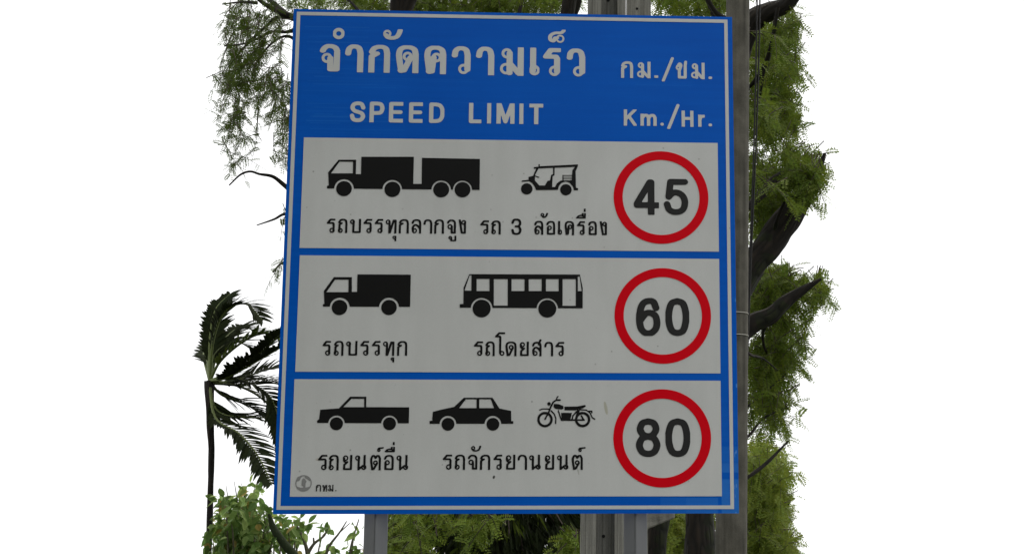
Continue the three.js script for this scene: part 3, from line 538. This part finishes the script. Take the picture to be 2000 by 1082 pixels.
// sprays scattered in ellipses of sightings between two depths: [x, y, rx, ry, count]
function foliage(L, twigs, list, z0, z1, opt) {
  for (const [x, y, rx, ry, n] of list) for (let k = 0; k < n; k++) {
    const a = rnd() * 7, q = Math.sqrt(rnd()), z = rr(z0, z1), o = at(x + Math.cos(a) * q * rx, y + Math.sin(a) * q * ry, z);
    const d = rdir(V(opt.dx ?? 0, opt.dy ?? -0.35, 0.1));
    o.addScaledVector(d, -opt.len * 0.5);
    twigs.push(spray(L, o, d, opt.len * rr(0.7, 1.3), opt.leaves, opt.size, opt.col, opt.r ?? 0.004));
  }
}
const GREEN = [0.145, 0.2, 0.026], DEEP = [0.07, 0.105, 0.016], LIME = [0.2, 0.255, 0.04], OLIVE = [0.065, 0.085, 0.022];

// tree with the leaning dark trunks at the right
{
  const z = -7, base = at(1360, 1290, z), t = thing('leaning_shade_tree', 'dark trunked tree leaning to the right with heavy limbs behind the round pole', 'tree', V(0, 0, 0));
  base.y = 0;
  const root = at(1368, 1082, z), trunk = taper([V(root.x - 0.06, -0.1, z), V(root.x - 0.03, 0.8, z), root, at(1368, 1010, z), at(1380, 850, z), at(1415, 640, z), at(1466, 522, z), at(1502, 482, z), at(1532, 433, z), at(1560, 396, z), at(1590, 352, z), at(1612, 300, z)], [0.15, 0.13, 0.108, 0.105, 0.104, 0.103, 0.103, 0.102, 0.097, 0.08, 0.045, 0.012], 14, 0.3);
  part('trunk', trunk, bark, t);
  const L = new Leaves(), tw = [];
  for (const g of [
    limb([[1576, 372, 10], [1556, 346, 12], [1536, 345, 14], [1512, 356, 13], [1492, 374, 11], [1474, 392, 8], [1450, 415, 5]], z, z + 0.4), limb([[1395, 740, 40], [1385, 500, 34], [1408, 250, 30], [1440, 100, 28], [1468, 46, 25], [1500, 24, 19], [1540, 4, 16], [1570, -60, 14], [1560, -200, 9]], z, z + 0.6),
    limb([[1462, 60, 9], [1440, 44, 7], [1405, 30, 6], [1388, 8, 5], [1370, -30, 4]], z + 0.5, z + 0.6, 6),
    limb([[1510, 470, 6], [1518, 430, 4], [1532, 395, 3]], z, z + 0.3, 6), limb([[1520, 14, 5], [1506, 90, 4], [1494, 128, 6], [1480, 152, 6], [1462, 172, 3]], z + 0.5, z, 6), limb([[1494, 128, 3], [1482, 200, 3], [1466, 226, 3]], z + 0.3, z, 5), limb([[1420, 640, 5], [1462, 690, 3], [1490, 700, 2], [1520, 724, 1.2]], z, z - 0.8, 6),
    limb([[1390, 24, 5], [1400, 40, 4], [1380, 0, 3]], z, z, 5),
  ]) part('limb', g, bark, t);
  foliage(L, tw, [[1350, -10, 80, 44, 90], [1500, 62, 40, 22, 14], [1500, 100, 38, 34, 34], [1490, 150, 32, 34, 24], [1498, 215, 36, 30, 60], [1480, 250, 20, 20, 10], [1520, 185, 22, 26, 14], [1520, 135, 18, 16, 5], [1510, 296, 28, 22, 7], [1500, 335, 36, 22, 30], [1500, 395, 30, 24, 40], [1482, 430, 18, 26, 18], [1475, 320, 12, 30, 6], [1500, 80, 40, 40, 24], [1500, 160, 40, 40, 20], [1500, 380, 40, 50, 26], [1475, 210, 16, 60, 14]], z - 2.4, z - 0.25, { len: 0.24, leaves: 8, size: 0.12, col: GREEN });
  foliage(L, tw, [[1570, 346, 30, 32, 40], [1550, 300, 24, 26, 16], [1540, 40, 26, 34, 22], [1590, 318, 16, 24, 10], [1536, 110, 20, 44, 14], [1536, 220, 20, 40, 20]], z - 0.8, z + 0.5, { len: 0.24, leaves: 8, size: 0.12, col: GREEN });
  foliage(L, tw, [[1500, 90, 36, 40, 5], [1500, 200, 36, 40, 6], [1495, 355, 30, 20, 5]], z + 0.3, z + 1.2, { len: 0.24, leaves: 8, size: 0.12, col: GREEN });
  foliage(L, tw, [[1250, -120, 330, 80, 60], [1200, 300, 200, 240, 120], [1300, 700, 120, 160, 50]], z - 2, z + 1.5, { len: 0.4, leaves: 7, size: 0.14, col: GREEN });
  stuff(part('twigs', mergeGeometries(tw), twigMat, t)); part('crown', L.geo(), featherLeaf, t);
}
{
  const z = -7.8, t = thing('slanting_tree', 'slender dark tree slanting right from just beneath the wedge shaped bracket', 'tree', V(0, 0, 0)), L = new Leaves(), tw = [];
  const a = at(1278, 1082, z);
  part('trunk', taper([V(a.x - 0.15, -0.1, z), V(a.x - 0.08, 0.7, z), a, at(1285, 1010, z), at(1320, 880, z), at(1400, 720, z), at(1466, 634, z), at(1505, 617, z), at(1530, 594, z), at(1560, 572, z), at(1604, 545, z)], [0.1, 0.095, 0.088, 0.085, 0.084, 0.08, 0.074, 0.07, 0.06, 0.04, 0.01], 12, 0.3), bark, t);
  for (const g of [limb([[1500, 620, 6], [1490, 655, 3.5], [1500, 690, 2.4], [1536, 702, 1.2]], z, z - 0.5, 6), limb([[1400, 800, 6], [1450, 800, 3], [1468, 788, 2.2], [1500, 762, 1.8], [1535, 730, 1.2]], z, z - 0.4, 6), limb([[1390, 900, 6], [1462, 852, 3], [1490, 818, 2.4], [1536, 796, 1.3]], z, z - 0.4, 6), limb([[1320, 880, 8], [1420, 952, 5], [1464, 930, 4], [1498, 904, 3.6], [1540, 862, 2]], z, z - 0.4, 6)]) part('limb', g, bark, t);
  foliage(L, tw, [[1575, 560, 34, 26, 40], [1548, 640, 22, 60, 24], [1500, 560, 44, 40, 40], [1500, 690, 44, 40, 34], [1490, 760, 36, 30, 14], [1508, 540, 34, 34, 26], [1495, 580, 34, 20, 26], [1512, 655, 28, 18, 12], [1475, 600, 14, 20, 10], [1490, 690, 30, 20, 22], [1480, 730, 22, 26, 18], [1510, 730, 30, 20, 10], [1500, 770, 36, 18, 14], [1495, 812, 36, 20, 13], [1520, 830, 20, 14, 3], [1522, 690, 20, 40, 20], [1524, 610, 18, 30, 14], [1522, 780, 18, 30, 8]], z - 1.8, z - 0.2, { len: 0.3, leaves: 7, size: 0.13, col: GREEN });
  stuff(part('twigs', mergeGeometries(tw), twigMat, t)); part('crown', L.geo(), featherLeaf, t);
}
// sunlit yellow-green tree farther back
{
  const z = -13, t = thing('yellow_green_tree', 'pale yellow green leafy tree low down beyond the round pole', 'tree', V(0, 0, 0)), L = new Leaves(), tw = [];
  const a = at(1495, 1082, z);
  part('trunk', taper([V(a.x, -0.1, z), V(a.x + 0.05, 0.8, z), a, at(1510, 980, z)], [0.11, 0.1, 0.08, 0.03], 10, 0.25), bark, t);
  for (const g of [limb([[1498, 1060, 8], [1470, 1030, 5], [1440, 990, 3]], z, z + 0.5), limb([[1500, 1050, 7], [1520, 1010, 5], [1540, 985, 3]], z, z + 0.4), limb([[1440, 1082, 8], [1400, 1030, 5], [1330, 1000, 3]], z, z + 0.3)]) part('limb', g, bark, t);
  foliage(L, tw, [[1497, 985, 38, 44, 130], [1500, 905, 34, 26, 46], [1500, 1060, 40, 40, 150], [1480, 872, 18, 14, 12], [1492, 940, 36, 24, 50], [1320, 1040, 34, 46, 120], [1325, 1000, 30, 22, 40], [1420, 980, 60, 90, 60], [1440, 1120, 100, 40, 70]], z - 1.6, z + 1.6, { len: 0.34, leaves: 8, size: 0.17, col: LIME, dy: -0.2 });
  stuff(part('twigs', mergeGeometries(tw), twigMat, t)); part('crown', L.geo(), featherLeaf, t);
}
// tree whose trunk is hidden by the sign and whose fine foliage shows at the upper left and along the top
{
  const z = -8, t = thing('fine_leaved_tree', 'fine leaved tree with twiggy branches showing at the upper left of the sign', 'tree', V(0, 0, 0)), L = new Leaves(), tw = [];
  const a = at(905, 1082, z);
  part('trunk', taper([V(a.x + 0.1, -0.1, z), V(a.x + 0.06, 0.8, z), a, at(900, 900, z), at(880, 700, z), at(850, 480, z), at(790, 280, z), at(700, 120, z), at(610, 45, z)], [0.17, 0.15, 0.135, 0.13, 0.12, 0.1, 0.08, 0.06, 0.045], 12, 0.3), bark, t);
  for (const g of [
    limb([[612, 46, 10], [578, 36, 8], [540, 22, 6], [505, 0, 4], [480, -30, 3]], z, z + 0.3), limb([[560, 28, 6], [520, -5, 5], [500, -30, 4]], z, z - 0.3, 6), limb([[600, 50, 6], [560, 62, 3.4], [530, 62, 2.8], [480, 84, 2.2], [436, 90, 1.5]], z, z + 0.4, 6), limb([[578, 36, 6], [540, 34, 4], [520, 50, 3], [478, 90, 2.4], [445, 130, 1.6]], z, z - 0.3, 6),
    limb([[590, 90, 4], [560, 70, 3], [530, 84, 2.5], [500, 120, 2.5]], z, z, 5), limb([[500, 5, 4], [470, 4, 2.5], [432, 8, 1.2]], z, z + 0.3, 5), limb([[850, 480, 16], [700, 430, 11], [600, 398, 8], [557, 364, 5], [532, 345, 4], [505, 340, 2.6], [488, 335, 2.2], [470, 340, 2], [446, 362, 1.4]], z, z + 0.3, 6),
    limb([[860, 520, 12], [700, 480, 8], [600, 425, 5], [556, 418, 3], [535, 428, 2.2], [500, 440, 1.3]], z, z + 0.2, 5), limb([[700, 600, 8], [600, 530, 4], [552, 514, 2.6], [532, 532, 1.6]], z, z + 0.3, 5),
    limb([[880, 640, 22], [980, 420, 20], [1060, 200, 17], [1100, 60, 15], [1118, -40, 14]], z, z + 0.5), limb([[1100, 60, 9], [1124, 14, 9], [1132, -40, 8]], z, z + 0.2, 7), limb([[850, 470, 14], [840, 240, 9], [830, 60, 5], [800, -10, 4]], z, z - 0.5, 7), limb([[1010, 330, 10], [1000, 120, 6], [1015, 20, 4], [1030, -30, 3]], z, z - 0.4, 6), limb([[790, 280, 10], [720, 60, 5], [690, 10, 3], [650, -20, 3]], z, z - 0.3, 6),
  ]) part('limb', g, bark, t);
  const fine = { len: 0.22, leaves: 8, size: 0.085, col: DEEP, dx: -0.15, dy: -0.4, r: 0.0035 };
  foliage(L, tw, [[500, 50, 52, 30, 28], [462, 34, 34, 34, 15], [470, 118, 36, 30, 28], [500, 140, 34, 24, 15], [458, 145, 26, 24, 15], [520, 85, 30, 26, 11], [546, 165, 22, 26, 10], [545, 110, 16, 20, 2], [548, 205, 18, 24, 8], [560, 245, 10, 26, 5], [448, 205, 16, 34, 8], [480, 185, 26, 20, 8], [506, 170, 20, 16, 5], [455, 250, 14, 12, 5], [480, 262, 8, 10, 2], [548, 306, 10, 10, 2], [452, 305, 14, 18, 2], [486, 306, 10, 4, 1], [556, 420, 6, 14, 2], [545, 520, 6, 10, 2], [515, 3, 70, 12, 11]], z - 1.4, z + 1.2, fine);
  foliage(L, tw, [[470, 230, 44, 60, 12], [530, 210, 36, 70, 14], [548, 280, 14, 40, 5], [450, 300, 20, 30, 4], [445, 90, 16, 70, 12]], z - 1.4, z + 0.6, { ...fine, leaves: 5, len: 0.3 });
  foliage(L, tw, [[640, 0, 70, 24, 34], [760, -2, 80, 26, 80], [900, -2, 90, 26, 120], [1020, 0, 70, 26, 80], [1100, -10, 40, 30, 20], [840, -90, 320, 50, 50]], z - 1.4, z - 0.2, { ...fine, size: 0.1, col: GREEN });
  foliage(L, tw, [[800, 350, 170, 260, 110]], z - 1.5, z + 1.2, fine);
  // unseen boughs added forward over the sign, out of view, to shade it
  for (const [x0, y0, z0, x1, y1, z1] of [[-1.0, 6.6, -7.4, -1.6, 5.0, 1.4], [-0.8, 6.6, -7.4, -0.3, 5.4, 1.2], [-1.2, 6.6, -7.4, -3.4, 4.6, 0.8]]) {
    part('limb', taper([at(760, 225, z), at(775, 60, z + 0.2), V(x0, y0, z0), V((x0 + x1) / 2, (y0 + y1) / 2 + 0.9, (z0 + z1) / 2), V(x1, y1, z1)], [0.07, 0.065, 0.06, 0.05, 0.02], 7, 0.2), bark, t);
    for (let k = 0; k < 70; k++) { const f = rr(0.55, 1.05), o = V(x0 + (x1 - x0) * f + gauss() * 0.9, y0 + (y1 - y0) * f + 0.4 + gauss() * 0.5, z0 + (z1 - z0) * f + gauss() * 0.9), low = 2.6 + (camera.position.z - o.z) * 0.39; if (o.y < low) o.y = low + rnd() * 0.5; tw.push(spray(L, o, rdir(V(0, -0.2, 0.1)), rr(0.4, 0.7), 9, 0.26, DEEP, 0.005)); }
  }
  // more unseen boughs added low at the front left to darken that side of the sign
  for (let k = 0; k < 260; k++) { const o = V(rr(-3.6, -1.75), rr(2.5, 5.2), rr(0.2, 2.4)); if (k < 26) tw.push(taper([V(-2.6 + gauss() * 0.5, 5.6, 0.8), V(o.x * 0.5 - 1.3, o.y + 0.8, o.z), o], [0.014, 0.008, 0.004], 4)); tw.push(spray(L, o, rdir(V(0, -0.5, 0.1)), rr(0.4, 0.7), 9, 0.26, DEEP, 0.005)); }
  stuff(part('twigs', mergeGeometries(tw), twigMat, t)); part('crown', L.geo(), featherLeaf, t);
}
// dense dark tree with long hanging leaves, between the posts below the sign
{
  const z = -6.2, t = thing('drooping_tree', 'dense dark green tree with long hanging leaves, seen between the two sign posts', 'tree', V(0, 0, 0)), L = new Leaves(), tw = [];
  const a = at(985, 1082, z);
  part('trunk', taper([V(a.x, -0.1, z), V(a.x + 0.03, 0.7, z), a, at(980, 990, z), at(965, 900, z)], [0.12, 0.11, 0.09, 0.07, 0.03], 10, 0.25), bark, t);
  for (let k = 0; k < 44; k++) { const x0 = 985 + gauss() * 20, x1 = rr(770, 1130), y0 = rr(940, 1040); tw.push(limb([[x0, y0, 4], [(x0 + x1) / 2, y0 - 12, 2.6], [x1, y0 + 70, 1.2]], z, z + gauss() * 1.1, 5, 0)); }
  for (let k = 0; k < 13000; k++) {
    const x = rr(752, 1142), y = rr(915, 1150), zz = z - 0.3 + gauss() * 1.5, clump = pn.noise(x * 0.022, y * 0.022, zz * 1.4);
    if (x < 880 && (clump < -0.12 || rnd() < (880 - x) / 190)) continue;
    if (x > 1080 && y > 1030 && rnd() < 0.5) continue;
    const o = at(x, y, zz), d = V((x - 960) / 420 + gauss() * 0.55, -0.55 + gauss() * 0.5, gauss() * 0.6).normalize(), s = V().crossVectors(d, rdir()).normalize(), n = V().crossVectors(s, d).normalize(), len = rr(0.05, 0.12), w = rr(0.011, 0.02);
    const col = tint(clump > 0.3 || x < 835 || Math.hypot((x - 930) / 40, (y - 1012) / 34) < 1 || (x > 1085 && y > 1035) ? [0.1, 0.14, 0.02] : [0.018, 0.026, 0.008], 0.4), pts = [];  // leaf colour paints some clumps as lit, the crown interior as shaded
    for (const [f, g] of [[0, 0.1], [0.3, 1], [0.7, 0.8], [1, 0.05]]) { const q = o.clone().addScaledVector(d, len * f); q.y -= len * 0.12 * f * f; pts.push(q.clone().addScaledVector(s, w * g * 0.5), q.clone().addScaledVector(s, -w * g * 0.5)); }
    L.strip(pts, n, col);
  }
  foliage(L, tw, [[796, 1050, 40, 44, 60], [826, 1012, 46, 20, 26], [1112, 1066, 26, 18, 28], [928, 1012, 30, 18, 12]], z - 0.6, z + 1.4, { len: 0.24, leaves: 8, size: 0.11, col: GREEN });
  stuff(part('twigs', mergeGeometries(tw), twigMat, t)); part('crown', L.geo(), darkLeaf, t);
}
// date palm at the left
{
  const z = -9, t = thing('feather_palm', 'feather leaved palm with dark arching fronds left of the sign', 'palm tree', V(0, 0, 0));
  const c = at(408, 744, z), pg = new THREE.MeshStandardMaterial({ name: 'palm rachis', color: new THREE.Color().setRGB(0.1, 0.13, 0.03), roughness: 0.7 });
  part('trunk', taper([V(c.x + 0.12, -0.1, z), V(c.x + 0.07, 1.2, z), at(411, 900, z), at(409, 815, z), c], [0.034, 0.026, 0.022, 0.028, 0.04], 12, 0.5), bark, t);
  const fronds = [
    [[408, 744], [416, 660], [440, 606], [478, 594], [512, 626]], [[408, 744], [408, 664], [420, 604], [448, 574]], [[408, 744], [430, 704], [490, 658], [530, 652], [572, 676]], [[408, 744], [440, 738], [500, 706], [566, 668]], [[408, 744], [450, 746], [520, 722], [600, 712]], [[408, 744], [460, 740], [525, 774], [550, 852]],
    [[408, 748], [424, 804], [490, 816], [566, 812]], [[408, 748], [420, 818], [466, 848], [503, 892], [530, 948]], [[408, 748], [470, 756], [526, 796], [546, 880]], [[408, 744], [430, 672], [470, 640], [506, 650]],
    [[408, 744], [444, 730], [506, 690], [560, 640]], [[408, 744], [450, 752], [530, 748], [590, 766]], [[408, 744], [420, 690], [462, 668], [500, 690]], [[408, 746], [430, 770], [490, 796], [540, 840]],
    [[408, 744], [402, 700], [394, 690]], [[408, 744], [396, 690], [412, 668]],
  ];
  fronds.forEach((f, i) => {
    const dz = [0.2, -0.3, 0.25, 0.5, -0.2, 0.3, 0.1, 0.5, -0.4, -0.6, 0.45, 0.2, -0.3, -0.1, -0.6, -0.9][i], n = f.length - 1, pts = f.map(([x, y], k) => at(x, y, z + dz * (k / n) * 1.4)), g = taper(pts, [0.014, 0.004], 5), frond = part('frond', g, pg, t);
    const L = new Leaves(), curve = new THREE.CatmullRomCurve3(pts, false, 'centripetal'), N = 40, up = V(0, 1, 0.3).normalize(), col = i === 2 ? [0.1, 0.14, 0.03] : [0.016, 0.022, 0.008];  // one frond coloured as if lit, the others as if in shade
    for (let k = n > 2 ? 8 : 14; k < N; k++) for (const sd of [-1, 1]) {
      const q = curve.getPoint(k / N), d = curve.getTangent(k / N), s = V().crossVectors(d, up).normalize(), u2 = V().crossVectors(s, d).normalize();
      const ld = s.clone().multiplyScalar(sd * 0.75).addScaledVector(d, 0.8).addScaledVector(u2, 0.35 + gauss() * 0.25).normalize(), len = rr(0.22, 0.33) * Math.sin(Math.PI * (0.22 + 0.66 * (k / N))) * (sd * s.x < 0 && q.x < c.x + 0.2 ? 0.5 : 1), w = 0.032, wd = V().crossVectors(ld, u2).normalize(), nn = V().crossVectors(wd, ld).normalize(), cc = tint(col, 0.3), pp = [];
      for (const [a, b] of [[0, 0.5], [0.35, 1], [0.75, 0.7], [1, 0.05]]) { const e = q.clone().addScaledVector(ld, len * a); e.y -= len * 0.22 * a * a; pp.push(e.clone().addScaledVector(wd, w * b * 0.5), e.clone().addScaledVector(wd, -w * b * 0.5)); }
      L.strip(pp, nn, cc);
    }
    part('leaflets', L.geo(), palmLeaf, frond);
  });
}
// leafy shrub at the lower left
{
  const z = -4, t = thing('broadleaf_shrub', 'light green broad leaved shrub at the lower left below the sign corner', 'shrub', V(0, 0, 0)), L = new Leaves(), tw = [];
  const stemTo = (x, y, zz) => { const e = at(x, y, zz), b = at(x * 0.7 + 160 + gauss() * 30, 1100, z + gauss() * 0.4); const g = V(b.x, 0, b.z); tw.push(taper([g, V(b.x + gauss() * 0.05, 0.9, b.z), e.clone().lerp(b, 0.35).add(V(gauss() * 0.05, 0, gauss() * 0.05)), e], [0.012, 0.008, 0.004, 0.0012], 5)); };
  const leaf = (o, len, w, d, col) => {
    const s = V().crossVectors(d, rdir(V(0, 0.4, 0.6))).normalize(), n = V().crossVectors(s, d).normalize(), pl = [], pr = [];
    for (const [f, g] of [[0, 0.12], [0.22, 0.8], [0.5, 1], [0.78, 0.66], [1, 0.04]]) { const q = o.clone().addScaledVector(d, len * f); q.y -= len * 0.25 * f * f; const e = s.clone().multiplyScalar(w * g * 0.5).addScaledVector(n, w * g * 0.16); const e2 = s.clone().multiplyScalar(-w * g * 0.5).addScaledVector(n, w * g * 0.16); pl.push(q.clone().add(e), q); pr.push(q.clone(), q.clone().add(e2)); }
    L.strip(pl, n.clone().addScaledVector(s, -0.25).normalize(), col); L.strip(pr, n.clone().addScaledVector(s, 0.25).normalize(), col);
  };
  const clump = (x, y, rx, ry, n, zr = 0.7) => { for (let k = 0; k < n; k++) { const a = rnd() * 7, q = Math.sqrt(rnd()), zz = z + gauss() * zr, o = at(x + Math.cos(a) * q * rx, y + Math.sin(a) * q * ry, zz); if (k % 14 === 0) stemTo(x + Math.cos(a) * q * rx, y + Math.sin(a) * q * ry, zz); leaf(o, rr(0.028, 0.078), rr(0.016, 0.036), rdir(V(0, -0.1, 0.2)), tint(rnd() < 0.06 ? [0.3, 0.24, 0.06] : rnd() < 0.3 ? [0.26, 0.36, 0.1] : [0.12, 0.2, 0.045], 0.4)); } };
  clump(474, 1062, 44, 56, 620, 0.5); clump(472, 1010, 38, 40, 240); clump(545, 1055, 34, 26, 60); clump(486, 968, 24, 22, 30); clump(424, 1052, 22, 52, 90, 0.4); clump(430, 985, 16, 20, 18, 0.4); clump(492, 955, 20, 16, 14); clump(450, 990, 22, 20, 26); clump(515, 1000, 18, 22, 20); clump(545, 1040, 40, 34, 66); clump(575, 1030, 24, 16, 16); clump(590, 1020, 20, 8, 6);
  clump(635, 1030, 16, 12, 9); clump(695, 1032, 12, 14, 9); clump(640, 1078, 12, 16, 14); clump(692, 1074, 20, 12, 16); clump(520, 1130, 110, 34, 120); clump(610, 1092, 60, 14, 26);
  for (const [x, y] of [[440, 948], [456, 940], [470, 944]]) stemTo(x, y, z + gauss() * 0.2);
  for (const g of [[[600, 1110, 5], [598, 1075, 4], [586, 1040, 2.5], [572, 1018, 1.2]], [[600, 1080, 4], [612, 1062, 3], [632, 1046, 2], [642, 1028, 1]], [[612, 1064, 2.5], [611, 1050, 1.6]], [[630, 1110, 4], [640, 1070, 3], [662, 1040, 1.8], [676, 1018, 1]], [[690, 1110, 4], [686, 1070, 2.6], [692, 1040, 1.6], [700, 1014, 1]], [[662, 1040, 1.4], [682, 1022, 0.8]]]) tw.push(limb(g, z, z, 5, 0));
  stuff(part('stems', mergeGeometries(tw), new THREE.MeshStandardMaterial({ color: new THREE.Color().setRGB(0.12, 0.11, 0.07), roughness: 0.9 }), t));
  stuff(part('leaves', L.geo(), broadLeaf, t));
  part('thick_stalk', limb([[524, 1004, 3], [533, 1032, 7], [552, 1060, 8], [580, 1100, 9], [600, 1400, 9]], z + 0.5, z + 0.5, 8, 0), new THREE.MeshStandardMaterial({ color: new THREE.Color().setRGB(0.012, 0.022, 0.003), roughness: 0.95 }), t, 'thick dark green stalk');
}

// ---------------------------------------------------------------- unseen street trees added behind the viewer to darken reflections and light on the sign
{
  const t = thing('added_street_tree', 'round crowned tree added out of view across the road to darken the sign reflections', 'tree', V(-3.4, 0, 18), 'unseen trees added across the road'), L = new Leaves();
  part('trunk', taper([V(0, -0.1, 0), V(0.1, 1.5, 0), V(-0.1, 3.5, 0.1), V(0, 6, 0)], [0.3, 0.24, 0.2, 0.08], 12, 0.25), bark, t);
  for (let k = 0; k < 9000; k++) {
    const d = rdir(), q = Math.cbrt(rnd()), o = V(d.x * 4.8 * q, 5.4 + d.y * 5 * q + pn.noise(d.x * 3, d.y * 3, d.z * 3), d.z * 3.6 * q), a = rdir(), s = V().crossVectors(a, rdir()).normalize();
    L.diamond(o, a, s, rr(0.3, 0.55), rr(0.16, 0.3), a, tint(DEEP, 0.3));
  }
  part('crown', L.geo(), broadLeaf, t);
  for (const [x, z, a, s] of [[-11, 17.5, 1, 1.1], [-20, 18, 2, 1.2], [-29, 19, 3, 1.1], [-7.5, 24, 4, 1.3], [1.5, 25, 5, 1.1], [-17, 25, 0.5, 1.3]]) { const c = t.clone(); c.name = numbered('added_street_tree'); c.position.set(x, 0, z); c.rotation.y = a; c.scale.setScalar(s); scene.add(c); }
}

renderer.render(scene, camera);
